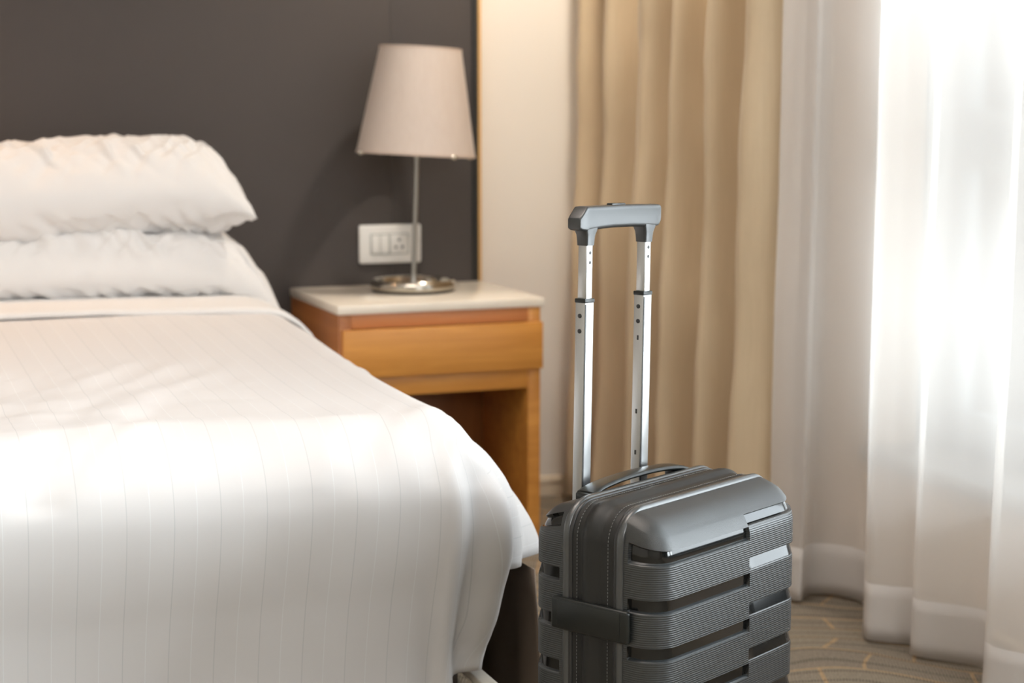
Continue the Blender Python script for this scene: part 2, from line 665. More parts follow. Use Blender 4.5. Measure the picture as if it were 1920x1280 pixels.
skirting('baseboard_back', (XL, YW), (XR, YW), (0, -1))
skirting('baseboard_left', (XL, YB), (XL, YW), (1, 0))
skirting('baseboard_front', (XL, YB), (XR, YB), (0, 1))
skirting('baseboard_right', (XR, YB), (XR, YW), (-1, 0))

# window: fixed frame, stiles, a transom bar, panes and a sill
win = struct(empty('window_1'))
FX0, FX1 = XR + 0.14, XR + 0.19
box('frame', (FX0, WY0, WZ0), (FX1, WY1, WZ0 + 0.10), M['frame'], win, 0.004)
box('frame', (FX0, WY0, WZ1 - 0.06), (FX1, WY1, WZ1), M['frame'], win, 0.004)
stiles = [(3.40, 3.55), (2.50, 2.62), (1.50, 1.62), (0.40, 0.52), (-0.70, -0.58), (-1.35, -1.29)]
for a, b in stiles:
    box('stile', (FX0 - 0.01, a, WZ0), (FX1 + 0.01, b, WZ1), M['frame'], win, 0.006)
for (a, b), (c, d) in zip(stiles, stiles[1:]):
    box('transom_bar', (FX0 - 0.005, d, 1.03), (FX1, a, 1.165), M['frame'], win, 0.005)
    box('pane', (FX0 + 0.026, d, WZ0 + 0.04), (FX0 + 0.032, a, WZ1 - 0.04), M['glass'], win, 0)
bm = bmesh.new()
add_box(bm, (FX0 - 0.035, 3.33, 1.04), (FX0 - 0.005, 3.39, 1.15), 0.006)
add_box(bm, (FX0 - 0.06, 3.27, 1.075), (FX0 - 0.03, 3.38, 1.105), 0.006)
bm_obj('window_handle', bm, M['frame'], win)
struct(box('trim_1', (XR - 0.03, WY0 - 0.03, WZ0 - 0.03), (FX0, WY1 - 0.001, WZ0 + 0.004), M['sill'], bevel=0.003))

# curtain track under the ceiling
box_track = box('trim_2', (2.02, -1.6, ZC - 0.035), (2.24, 4.85, ZC), M['ceiling'], bevel=0.004)
struct(box_track)


# ------------------------------------------------------------------ curtains
def catmull(pts, per=10):
    out = []
    n = len(pts)
    for i in range(n - 1):
        p0 = Vector(pts[max(i - 1, 0)])
        p1 = Vector(pts[i])
        p2 = Vector(pts[i + 1])
        p3 = Vector(pts[min(i + 2, n - 1)])
        for k in range(per):
            t = k / per
            out.append(0.5 * ((2 * p1) + (-p0 + p2) * t + (2 * p0 - 5 * p1 + 4 * p2 - p3) * t * t + (-p0 + 3 * p1 - 3 * p2 + p3) * t ** 3))
    out.append(Vector(pts[-1]))
    return out


def hang(name, mat, parent, bottom, top, z0, z1, per=10, nz=26, wob=0.004, th=0.0012, seed=0.0, hemwave=0.0):
    """cloth between a bottom plan curve and a top plan curve, with a real thickness"""
    b = catmull(bottom, per)
    t = catmull(top, per)
    vs, fs = [], []
    n = len(b)
    for j in range(nz + 1):
        f = j / nz
        e = f ** 0.8
        for i in range(n):
            p = b[i].lerp(t[i], e)
            z = z0 + (z1 - z0) * f + (hemwave * sin(i * 0.35 + seed) * (1 - f) if j == 0 else 0)
            w = wob * fbm(p.x * 3 + seed, p.y * 7, z * 2.2)
            vs.append((p.x + w, p.y + w * 0.6, z))
    for j in range(nz):
        for i in range(n - 1):
            a = j * n + i
            fs.append((a, a + 1, a + n + 1, a + n))
    o = mesh_obj(name, vs, fs, mat, parent, angle=180)
    if th:
        so = o.modifiers.new('thickness', 'SOLIDIFY')
        so.thickness = th
    return o


# gold drape gathered beside the corner: deep soft folds
peaksY = [4.72, 4.545, 4.325, 4.135, 3.935, 3.77]
bot, top = [], []
bot.append((2.16, 4.83)); top.append((2.12, 4.82))
amp = [0.14, 0.13, 0.14, 0.12, 0.11, 0.08]
for i, y in enumerate(peaksY):
    a = amp[i]
    bot.append((2.04 - a * 0.25, y)); top.append((2.075 - a * 0.15, y + (-0.05 if i in (1, 2) else 0.0) - 0.01 * i))
    if i < len(peaksY) - 1:
        ym = (y + peaksY[i + 1]) / 2
        bot.append((min(2.04 + a, 2.19), y - 0.045)); top.append((2.055 + a * 0.8, y - 0.045 + (-0.05 if i in (1, 2) else 0)))
        bot.append((2.055 + a * 0.15, ym - 0.03)); top.append((2.07 + a * 0.15, ym - 0.03 - 0.01 * i))
bot += [(2.07, 3.72), (2.13, 3.71), (2.18, 3.76)]
top += [(2.07, 3.69), (2.13, 3.685), (2.18, 3.73)]
dr = empty('drape', 'floor-length gold curtain gathered in soft folds beside the cream wall', 'curtain')
hang('drape_cloth', M['drape'], dr, bot, top, 0.03, ZC - 0.04, per=9, nz=30, wob=0.022, th=0.003, seed=2.0)

# white voile: gathered folds running on towards the camera
sb = [(2.17, 3.70), (2.10, 3.685), (2.085, 3.62), (2.108, 3.545), (2.140, 3.575), (2.175, 3.592), (2.222, 3.555), (2.236, 3.47), (2.150, 3.335),
      (2.090, 3.235), (2.116, 3.191), (2.160, 3.155), (2.150, 3.125), (2.122, 3.105), (2.130, 3.070), (2.170, 3.020), (2.205, 2.955), (2.150, 2.86),
      (2.075, 2.79), (2.070, 2.74), (2.120, 2.66), (2.185, 2.58), (2.140, 2.48), (2.10, 2.44)]
stp = [(2.17, 3.66), (2.105, 3.655), (2.10, 3.60), (2.120, 3.54), (2.145, 3.54), (2.180, 3.52), (2.205, 3.47), (2.205, 3.40), (2.150, 3.31),
       (2.105, 3.245), (2.130, 3.20), (2.170, 3.16), (2.165, 3.10), (2.125, 3.06), (2.135, 3.01), (2.170, 2.96), (2.195, 2.90), (2.150, 2.81),
       (2.085, 2.74), (2.085, 2.68), (2.125, 2.61), (2.180, 2.54), (2.140, 2.46), (2.10, 2.42)]
HEM = 0.125
sh = empty('sheer_curtain', 'white translucent voile curtain hanging in folds across the window', 'curtain')


def lerp_pts(a, b, f):
    return [(x0 + (x1 - x0) * f, y0 + (y1 - y0) * f) for (x0, y0), (x1, y1) in zip(a, b)]


fh = ((HEM + 0.0) / (ZC - 0.04)) ** 0.8
hang('voile', M['sheer'], sh, lerp_pts(sb, stp, fh), stp, 0.010 + HEM, ZC - 0.04, per=9, nz=26, wob=0.006, th=0, seed=5.0)
hang('hem', M['sheer_hem'], sh, sb, lerp_pts(sb, stp, fh), 0.010, 0.012 + HEM, per=9, nz=4, wob=0.006, th=0.0012, seed=5.0)

# ------------------------------------------------------------------ headboard
hb = empty('headboard', 'tall charcoal upholstered headboard panel behind the bed and nightstand', 'headboard', (0, 0, 0))
box('panel', (-1.9, 4.80, 0.10), (1.4948, 4.845, 2.35), M['headboard'], hb, 0.0015, 2)
box('panel', (1.4952, 4.80, 0.10), (1.738, 4.845, 2.35), M['headboard'], hb, 0.0015, 2)
tag(box('edge_band', (1.739, 4.795, 0.09), (1.757, 4.85, 2.35), M['headboard_edge'], hb, 0.004), 'near-black vertical edge strip')
tag(box('glow_strip', (1.757, 4.815, 0.62), (1.773, 4.868, 2.35), M['glow_strip'], hb, 0.002), 'gold strip behind the edge, coloured as warm backlight')  # added strip; the warm glow behind the headboard is put into its colour
box('batten', (-1.8, 4.845, 0.12), (1.70, 4.868, 2.30), M['headboard_edge'], hb, 0)

# ------------------------------------------------------------------ switch and socket plate
op = empty('wall_outlet', 'white switch and socket plate on the charcoal headboard behind the lamp', 'outlet', (1.487, 4.80, 0.787))
bm = bmesh.new()
add_box(bm, (-0.092, -0.010, -0.055), (0.092, -0.0005, 0.055), 0.006, 3)
bm_obj('plate', bm, M['plastic_white'], op)
bm = bmesh.new()
add_box(bm, (-0.060, -0.0115, -0.030), (0.055, -0.009, 0.030), 0.001)
tag(bm_obj('inset_frame', bm, M['plastic_grey'], op), 'grey inner frame')
for k in range(2):
    box('rocker_switch', (-0.056 + k * 0.026, -0.0155, -0.026), (-0.0325 + k * 0.026, -0.011, 0.026), M['plastic_white'], op, 0.0015)
sk = box('socket', (-0.001, -0.0145, -0.027), (0.050, -0.011, 0.027), M['plastic_white'], op, 0.002)
for hx, hz, r in ((0.0245, 0.012, 0.0042), (0.0145, -0.009, 0.0042), (0.0345, -0.009, 0.0042)):
    bm = bmesh.new()
    add_lathe(bm, [(0, 0.0005), (r, 0.0005), (r, -0.001), (0, -0.001)], 14, Matrix.Translation((hx, -0.0146, hz)) @ Matrix.Rotation(pi / 2, 4, 'X'))
    bm_obj('pin_hole', bm, M['hole'], sk)

# ------------------------------------------------------------------ nightstand
NX0, NX1, NY0, NY1, NZ = 1.192, 1.762, 4.300, 4.795, 0.672
ns = empty('nightstand', 'honey wood nightstand with cream stone top and open lower shelf beside bed', 'nightstand', ((NX0 + NX1) / 2, (NY0 + NY1) / 2, 0))


def nsb(name, lo, hi, mat, bevel=0.0015, parent=None):
    c = ns.location
    o = box(name, [lo[i] - c[i] for i in range(3)], [hi[i] - c[i] for i in range(3)], mat, parent or ns, bevel)
    return o


tag(nsb('tabletop', (NX0, NY0, NZ - 0.024), (NX1, NY1, NZ), M['stone'], 0.004), 'cream stone slab')
CX0, CX1 = NX0 + 0.004, NX1 - 0.010
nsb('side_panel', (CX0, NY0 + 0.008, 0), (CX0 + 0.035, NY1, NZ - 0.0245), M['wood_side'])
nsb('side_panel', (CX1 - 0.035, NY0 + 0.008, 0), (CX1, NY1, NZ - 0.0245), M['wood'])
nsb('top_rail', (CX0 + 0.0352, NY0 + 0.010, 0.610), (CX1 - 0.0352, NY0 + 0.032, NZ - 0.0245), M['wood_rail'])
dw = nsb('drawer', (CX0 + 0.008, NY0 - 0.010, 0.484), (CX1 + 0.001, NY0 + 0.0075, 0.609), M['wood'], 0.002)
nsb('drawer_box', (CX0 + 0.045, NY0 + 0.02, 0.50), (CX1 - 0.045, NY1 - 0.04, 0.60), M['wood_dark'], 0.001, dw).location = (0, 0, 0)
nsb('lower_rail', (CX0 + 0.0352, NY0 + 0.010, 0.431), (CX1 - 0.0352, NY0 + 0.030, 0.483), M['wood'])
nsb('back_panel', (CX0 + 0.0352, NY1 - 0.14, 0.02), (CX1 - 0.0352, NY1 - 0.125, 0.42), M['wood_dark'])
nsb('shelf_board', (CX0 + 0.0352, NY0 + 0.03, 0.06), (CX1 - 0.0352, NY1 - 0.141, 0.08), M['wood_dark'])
nsb('divider', (CX0 + 0.0352, NY0 + 0.03, 0.4312), (CX1 - 0.0352, NY1 - 0.01, 0.447), M['hole'], 0.0005)

# ------------------------------------------------------------------ table lamp
lx, ly = 1.489, 4.59
lp = empty('table_lamp', 'slim nickel table lamp with tapered beige satin shade on the nightstand', 'lamp', (lx, ly, NZ))
bm = bmesh.new()
# dished base: flat foot, raised rounded rim, sunken centre
add_lathe(bm, [(0, 0.004), (0.110, 0.004), (0.117, 0.009), (0.119, 0.017), (0.117, 0.027), (0.111, 0.033), (0.102, 0.031), (0.095, 0.020),
               (0.05, 0.012), (0.0, 0.012)], 64)
bm_obj('base', bm, M['chrome'], lp)
bm = bmesh.new()
add_lathe(bm, [(0, 0.0003), (0.112, 0.0003), (0.113, 0.002), (0.112, 0.0045), (0, 0.0045)], 48)
tag(bm_obj('foot_pad', bm, M['rubber'], lp), 'dark pad under the base')
# everything above the foot leans a touch to the right, as in the photograph
head = Matrix.Rotation(radians(2.0), 4, 'Y')
bm = bmesh.new()
add_lathe(bm, [(0, 0.011), (0.020, 0.011), (0.021, 0.028), (0.016, 0.036), (0.0, 0.038)], 24, Matrix.Translation((0.036, -0.03, 0.0)))
tag(bm_obj('switch_knob', bm, M['chrome'], lp), 'small round knob')
bm = bmesh.new()
add_lathe(bm, [(0, 0.008), (0.014, 0.008), (0.014, 0.022), (0.0085, 0.030), (0.0075, 0.05), (0.0065, 0.35), (0.0075, 0.365), (0.0125, 0.37), (0.0125, 0.405), (0.010, 0.42), (0.010, 0.46), (0, 0.46)], 24, head)
bm_obj('stem', bm, M['chrome_stem'], lp)
bm = bmesh.new()
SH0, SH1, R0, R1 = 0.374, 0.658, 0.162, 0.1115
hd = head @ Matrix.Translation((0, 0, 0.51)) @ Matrix.Rotation(radians(1.2), 4, 'Y') @ Matrix.Translation((0, 0, -0.51))
shade_prof = [(R0, SH0), (R1, SH1), (R1 - 0.0025, SH1), (R0 - 0.0025, SH0), (R0, SH0)]
add_lathe(bm, shade_prof, 96, hd)
sd = bm_obj('lamp_shade', bm, M['shade'], lp, angle=60)
for r, z in ((R0, SH0), (R1, SH1)):
    bm = bmesh.new()
    add_lathe(bm, [(r - 0.003, z - 0.003), (r + 0.0012, z - 0.003), (r + 0.0012, z + 0.003), (r - 0.003, z + 0.003), (r - 0.003, z - 0.003)], 96, hd)
    bm_obj('binding', bm, M['shade_rim'], sd)
for a in (-172, -70, 6, 110):
    bm = bmesh.new()
    ca, sa = cos(radians(a)), sin(radians(a))
    bmesh.ops.create_uvsphere(bm, u_segments=12, v_segments=8, radius=0.0075,
                              matrix=hd @ Matrix.Translation(((R0 + 0.002) * ca, (R0 + 0.002) * sa, SH0 - 0.002)) @ Matrix.Diagonal((1.4, 1.0, 0.9, 1)))
    bm_obj('clip_bead', bm, M['chrome'], sd)
bm = bmesh.new()
for a in (8, 128, 248):
    add_tube(bm, [head @ Vector((0, 0, SH0 + 0.03)), head @ Vector(((R0 - 0.004) * cos(radians(a)), (R0 - 0.004) * sin(radians(a)), SH0 + 0.002))], 0.0015, 6)
bm_obj('shade_carrier', bm, M['chrome_stem'], lp)
bm = bmesh.new()
bmesh.ops.create_uvsphere(bm, u_segments=16, v_segments=10, radius=0.03, matrix=head @ Matrix.Translation((0, 0, 0.49)))
bm_obj('bulb', bm, M['plastic_white'], lp)


# ------------------------------------------------------------------ bed
BX0, BX1, BY0, BY1 = -0.95, 1.065, 2.70, 4.78
bed = empty('bed', 'low dark bed base and mattress under the white bedding against headboard', 'bed', (0.05, 3.75, 0))


def bedbox(name, lo, hi, mat, bevel=0.01, seg=3):
    c = bed.location
    return box(name, [lo[i] - c[i] for i in range(3)], [hi[i] - c[i] for i in range(3)], mat, bed, bevel, seg)


bedbox('bed_base', (BX0 + 0.06, BY0 + 0.16, 0.06), (BX1 - 0.055, BY1, 0.30), M['base_fabric'], 0.015)
bedbox('mattress', (BX0 + 0.09, BY0 + 0.14, 0.302), (BX1 - 0.09, BY1, 0.58), M['linen'], 0.05, 5)
vv, ff = [], []
nv = 160
for kz in range(7):
    for i in range(nv + 1):
        y = 2.87 + (4.76 - 2.87) * i / nv
        flare = 0.012 * (1 - kz / 6)
        x = 1.158 + flare + 0.007 * sin(y * 38) * (1 - kz / 7) + 0.006 * fbm(y * 5, kz * 0.2)
        vv.append((x - bed.location.x, y - bed.location.y, 0.025 + 0.322 * kz / 6))
for kz in range(6):
    for i in range(nv):
        a = kz * (nv + 1) + i
        ff.append((a, a + 1, a + nv + 2, a + nv + 1))
vl = mesh_obj('valance', vv, ff, M['valance'], bed, angle=180)
so = vl.modifiers.new('thickness', 'SOLIDIFY')
so.thickness = 0.003
tag(vl, 'brown pleated bed skirt')
tag(bedbox('piping', (BX1 - 0.040, BY0 + 0.06, 0.160), (BX1 - 0.012, BY1 - 0.1, 0.176), M['base_strip'], 0.003), 'beige edge strip low on the base')
for x in (BX0 + 0.15, BX1 - 0.15):
    for y in (BY0 + 0.22, BY1 - 0.1):
        bedbox('leg', (x - 0.03, y - 0.03, 0), (x + 0.03, y + 0.03, 0.061), M['rubber'], 0.003)


def bed_top(x, y):
    """height of the made-up bed: fuller by the pillows, lower at the foot"""
    t = sstep(2.9, 4.5, y)
    return 0.655 + 0.045 * t


def duvet():
    R = 0.135
    x0, x1, y0, y1 = BX0, BX1, BY0, 4.42
    zt, zb = 1.0, 0.40          # unit heights, remapped below
    # unfolded coordinates: s across, t along; vertical flaps on left, right and foot
    drop = 0.495
    def lin(a, b, n):
        return [a + (b - a) * i / n for i in range(n + 1)]
    xs = lin(x0, x0 + R, 6)[:-1] + lin(x0 + R, x1 - R, 110)[:-1] + lin(x1 - R, x1, 14)
    ys = lin(y0, y0 + R, 14)[:-1] + lin(y0 + R, y1, 84)
    zs = lin(-drop, -R, 26)[:-1] + lin(-R, 0, 12)      # z relative to the top
    idx, vs, uv = {}, [], []

    def put(ix, iy, iz):
        k = (ix, iy, iz)
        if k in idx:
            return idx[k]
        bx, by, bz = xs[ix], ys[iy], zs[iz]
        cx = min(max(bx, x0 + R), x1 - R)
        cy = max(by, y0 + R)
        cz = min(bz, -R)
        d = Vector((bx - cx, by - cy, bz - cz))
        ln = d.length
        n = d / ln if ln > 1e-6 else Vector((0, 0, 1))
        p = Vector((cx, cy, cz)) + n * R
        if bz < -R * 0.5 and d.x > 1e-6 and d.y < -1e-6:
            # the hanging corner is pulled to a tighter edge lower down
            pw = 2 + 5 * sstep(-R * 0.5, -0.30, bz)
            q2 = Vector((n.x, n.y))
            f = (abs(q2.x / q2.length) ** pw + abs(q2.y / q2.length) ** pw) ** (-1 / pw)
            p.x = cx + n.x * R * f
            p.y = cy + n.y * R * f
        # a softer, wider roll at the top edges
        top = bed_top(p.x, p.y)
        z = top + p.z
        x, y = p.x, p.y
        low = sstep(-0.06, -drop, p.z)
        # the side hangs out a little by the foot and leans in towards the floor
        side = sstep(x1 - 0.25, x1, x)
        front = sstep(y0 + 0.25, y0, y)
        if iz < len(zs) - 1 or n.z < 0.98:
            y += 0.10 * low * front
            bulge = sin(min(1.0, max(0.0, -p.z / 0.30)) * pi)
            flare = sstep(-0.02, -0.30, p.z)
            x += (0.135 * flare * (1 - 0.80 * front) - 0.022 * sstep(0.0, -0.05, p.z)) * side
            cnr = sstep(x1 - 0.16, x1, p.x) * sstep(y0 + 0.16, y0, p.y) * sstep(-0.34, -0.50, p.z)
            x -= 0.035 * cnr
            z += 0.035 * cnr
            y -= 0.010 * bulge * front
        # crown across the bed and long soft waves
        cw = 1 - sstep(0.3, 1.0, abs((x - 0.05) / 1.02)) * 0.9
        z += 0.012 * cw * n.z
        w = fbm(x * 2.0 + 5, y * 1.6, 0.0, 3) * 0.006
        # diagonal creases on the top
        cr = 0.0
        if n.z > 0.3:
            q = (x * 0.55 + y * 0.83)
            r = (x * 0.83 - y * 0.55)
            msk = sstep(0.05, 0.5, fbm(x * 1.7 + 9, y * 1.9, 4.0, 2) + 0.18)
            cr = msk * 0.0075 * fbm(q * 3.0, r * 17.0, 1.0, 3)
            # ruck lines where the fabric is pulled at the foot
            ft = sstep(3.35, 2.95, y) * sstep(0.9, 0.4, x)
            cr += ft * 0.005 * fbm(x * 2.0, y * 16.0, 7.0, 2)
        # folds radiating down from the right foot corner
        cf = 0.0
        ex = x - (x1 - R); ey = (y0 + R) - y
        if ex > -0.05 and ey > -0.5 and p.z < -0.02:
            ang = math.atan2(max(ex, 0.0) + 0.02, ey + 0.10)
            c = sstep(-0.05, 0.06, ex) * sstep(-0.03, -0.16, p.z) * sstep(-0.50, 0.02, ey)
            cf = c * 0.016 * sin(ang * 15 + p.z * 9 + 0.8) + c * 0.004 * fbm(x * 9, y * 9, z * 5)
        # gentle hanging waves of the front
        if front > 0.5:
            cf += 0.006 * low * sin(x * 9 + 1.3) + 0.004 * fbm(x * 3.1, z * 2.5, 2.2)
        m = n * (w + cr + cf)
        vs.append((x + m.x, y + m.y, z + m.z))
        idx[k] = len(vs) - 1
        # unfolded length for the woven stripes
        u = bx
        if by > y0 + 1e-6 and abs(bx - x1) < 1e-6:
            u = bx - bz
        uv.append((u, by + bz))
        return idx[k]
    fs = []
    nx, ny, nz = len(xs) - 1, len(ys) - 1, len(zs) - 1
    for i in range(nx):
        for j in range(ny):
            fs.append((put(i, j, nz), put(i + 1, j, nz), put(i + 1, j + 1, nz), put(i, j + 1, nz)))
        for k in range(nz):
            fs.append((put(i, 0, k), put(i + 1, 0, k), put(i + 1, 0, k + 1), put(i, 0, k + 1)))
    for j in range(ny):
        for k in range(nz):
            if zs[k] < -0.295:
                continue          # the side drop is shorter than the drop at the foot
            fs.append((put(nx, j, k), put(nx, j + 1, k), put(nx, j + 1, k + 1), put(nx, j, k + 1)))
            fs.append((put(0, j + 1, k), put(0, j, k), put(0, j, k + 1), put(0, j + 1, k + 1)))
    return vs, fs, uv


dv = empty('duvet', 'white striped duvet spread over the bed and hanging down at its foot', 'duvet')
vs, fs, uv = duvet()
o = mesh_obj('duvet_cover', vs, fs, M['duvet'], dv, angle=180, uvs=uv)
so = o.modifiers.new('thickness', 'SOLIDIFY')
so.thickness = 0.006
so.offset = -1

# the turned-down sheet at the head of the duvet
def rounded_strip(y0, y1, lift, hem_bulge):
    vs, fs = [], []
    n, m = 90, 10
    R = 0.135
    prof = []
    for i in range(n + 1):
        s = i / n
        # across the bed then down the right side
        Lx = (BX1 - R) - (BX0 + R)
        total = R * pi / 2 + Lx + R * pi / 2 + 0.30
        d = s * total
        if d < R * pi / 2:
            a = pi / 2 - d / R
            prof.append((BX0 + R - R * sin(a), -R + R * cos(a), (-sin(a), cos(a))))
        elif d < R * pi / 2 + Lx:
            prof.append((BX0 + R + d - R * pi / 2, 0.0, (0, 1)))
        elif d < R * pi + Lx:
            a = (d - R * pi / 2 - Lx) / R
            prof.append((BX1 - R + R * sin(a), -R + R * cos(a), (sin(a), cos(a))))
        else:
            prof.append((BX1, -R - (d - R * pi - Lx), (1, 0)))
    for j in range(m + 1):
        f = j / m
        y = y0 + (y1 - y0) * f
        for (x, z, nn) in prof:
            yy = y + 0.012 * sin(x * 3 + 1)
            l = lift + hem_bulge * sin(min(f * 3, 1) * pi) + 0.004 * fbm(x * 4, yy * 6, 2)
            cw = 1 - sstep(0.3, 1.0, abs((x - 0.05) / 1.02)) * 0.9
            zz = bed_top(x, yy) + 0.012 * cw * max(nn[1], 0)
            vs.append((x + nn[0] * l, yy, zz + z + nn[1] * l))
    N_ = n + 1
    for j in range(m):
        for i in range(n):
            fs.append((j * N_ + i, j * N_ + i + 1, (j + 1) * N_ + i + 1, (j + 1) * N_ + i))
    return vs, fs


vs, fs = rounded_strip(4.03, 4.46, 0.012, 0.004)
o = mesh_obj('turned_down_sheet', vs, fs, M['linen'], dv, angle=180)
so = o.modifiers.new('thickness', 'SOLIDIFY')
so.thickness = 0.010
tag(o, 'plain white sheet folded back over the duvet')
vs, fs = rounded_strip(4.40, 4.77, 0.004, 0.0)
o = mesh_obj('fitted_sheet', vs, fs, M['linen'], bed, angle=180)
o.location = -bed.location
so = o.modifiers.new('thickness', 'SOLIDIFY')
so.thickness = 0.006


def pillow(name, label, loc, size, rot, seed, tips=(0.06, 0.05), droop=0.05):
    Lx, Ly, H = size
    n, m = 150, 96
    rnd = random.Random(int(seed * 10))
    creases = [(rnd.uniform(-0.5, 0.5) * Lx, rnd.uniform(-0.9, -0.35), rnd.uniform(0.35, 0.9), rnd.uniform(0.008, 0.016), rnd.uniform(0.05, 0.11), rnd.choice((1, 1, -0.6)) * rnd.uniform(0.006, 0.011)) for _ in range(34)]
    vs, fs = [], []
    root = empty(name, label, 'pillow', loc, rot, 'pillows stacked at the head of the bed')

    def P(a, b, sgn):
        aa, bb = abs(a), abs(b)
        # seams draw in between the four corners, which stay out as ears
        x = a * Lx / 2 * (1 - tips[0] * (1 - bb ** 3))
        y = b * Ly / 2 * (1 - tips[1] * (1 - aa ** 3))
        fx = max(0.0, 1 - aa ** 7)
        fy = max(0.0, 1 - bb ** 4)
        prod = fx * fy
        h = H / 2 * (fx ** 0.5) * (fy ** 0.5) * (1 - 0.10 * a * a - 0.06 * b * b)
        edge = prod ** 0.3
        ang = math.atan2((bb - 1.25) * Ly, (aa - 1.2) * Lx)
        c = fbm(ang * 9 + seed + (3 if a > 0 else 0) + (5 if b > 0 else 0), hypot(a, b) * 1.2, seed, 3)
        near = sstep(0.25, 0.95, max(aa, bb))
        d = 0.022 * c * near * edge + 0.012 * fbm(x * 6 + seed, y * 9, seed) * edge
        # slanting gathers along the front of the pillow
        q = fbm(x * 16 + bb * 4.5, bb * 2.2 + seed, seed, 2)
        d += 0.030 * edge * (0.5 - abs(q)) * sstep(0.25, 0.75, bb) * sstep(1.0, 0.93, bb)
        if sgn > 0 and b < 0:
            sfr = b * Ly / 2 * 1.0 - (H / 2 - h)      # runs down the front of the pillow
            for cx0, cb, slope, wd, ln, am in creases:
                s0 = cb * Ly / 2
                t_ = (sfr - s0)
                off_ = (x - cx0) + slope * t_
                if abs(off_) < 3 * wd and abs(t_) < 2 * ln:
                    cr_ = am * math.exp(-(off_ / wd) ** 2 - (t_ / ln) ** 2) * sstep(1.0, 0.93, bb) * sstep(1.0, 0.9, aa)
                    d += 0.25 * cr_ * edge
                    y -= 1.5 * cr_
        z = sgn * (h + d)
        if prod <= 0:
            z = 0.0
        ax, bx_ = max(0.0, a), max(0.0, -b)
        z -= droop * (ax ** 5) * (bx_ ** 2.0) + droop * 0.45 * (ax ** 7)
        z -= droop * 0.35 * bx_ ** 6
        return (x, y, z)
    for sgn in (1, -1):
        for j in range(m + 1):
            for i in range(n + 1):
                a = -1 + 2 * i / n
                b = -1 + 2 * j / m
                # denser sampling near the seams
                a = sin(a * pi / 2) * 0.5 + a * 0.5
                b = sin(b * pi / 2) * 0.5 + b * 0.5
                vs.append(P(a, b, sgn))
    off = (n + 1) * (m + 1)
    for j in range(m):
        for i in range(n):
            q = j * (n + 1) + i
            fs.append((q, q + 1, q + n + 2, q + n + 1))
            fs.append((off + q, off + q + n + 1, off + q + n + 2, off + q + 1))
    me = mesh_obj('pillow_cover', vs, fs, M['linen'], root, angle=180)
    bmm = bmesh.new()
    bmm.from_mesh(me.data)
    bmesh.ops.remove_doubles(bmm, verts=bmm.verts, dist=0.0002)
    bmm.to_mesh(me.data)
    bmm.free()
    me.data.polygons.foreach_set('use_smooth', [True] * len(me.data.polygons))
    return root


pillow('pillow', 'lower white pillow lying flat on the bed under the other pillow', (0.555, 4.50, 0.792), (0.98, 0.48, 0.18), (radians(-2), 0, 0), 1.0, tips=(0.09, 0.03), droop=0.085)
pillow('pillow', 'upper white pillow, plump and creased, topmost of the stack', (0.50, 4.50, 0.962), (0.96, 0.48, 0.255), (radians(-3), radians(-3), radians(-1)), 4.4, tips=(0.08, 0.03), droop=0.055)

# ------------------------------------------------------------------ suitcase
SA = radians(28)
case = empty('suitcase', 'charcoal hard-shell cabin suitcase with its pull handle raised beside the bed', 'suitcase', (1.22, 2.46, 0), (0, 0, SA))
W, HW = 0.40, 0.20
Z0, Z1 = 0.055, 0.552
ZDOME = 0.026


def dome(z, t01):
    return ZDOME * sstep(Z1 - 0.055, Z1 - 0.002, z) * (1 - max(0.0, min(1.0, t01)) ** 1.25)


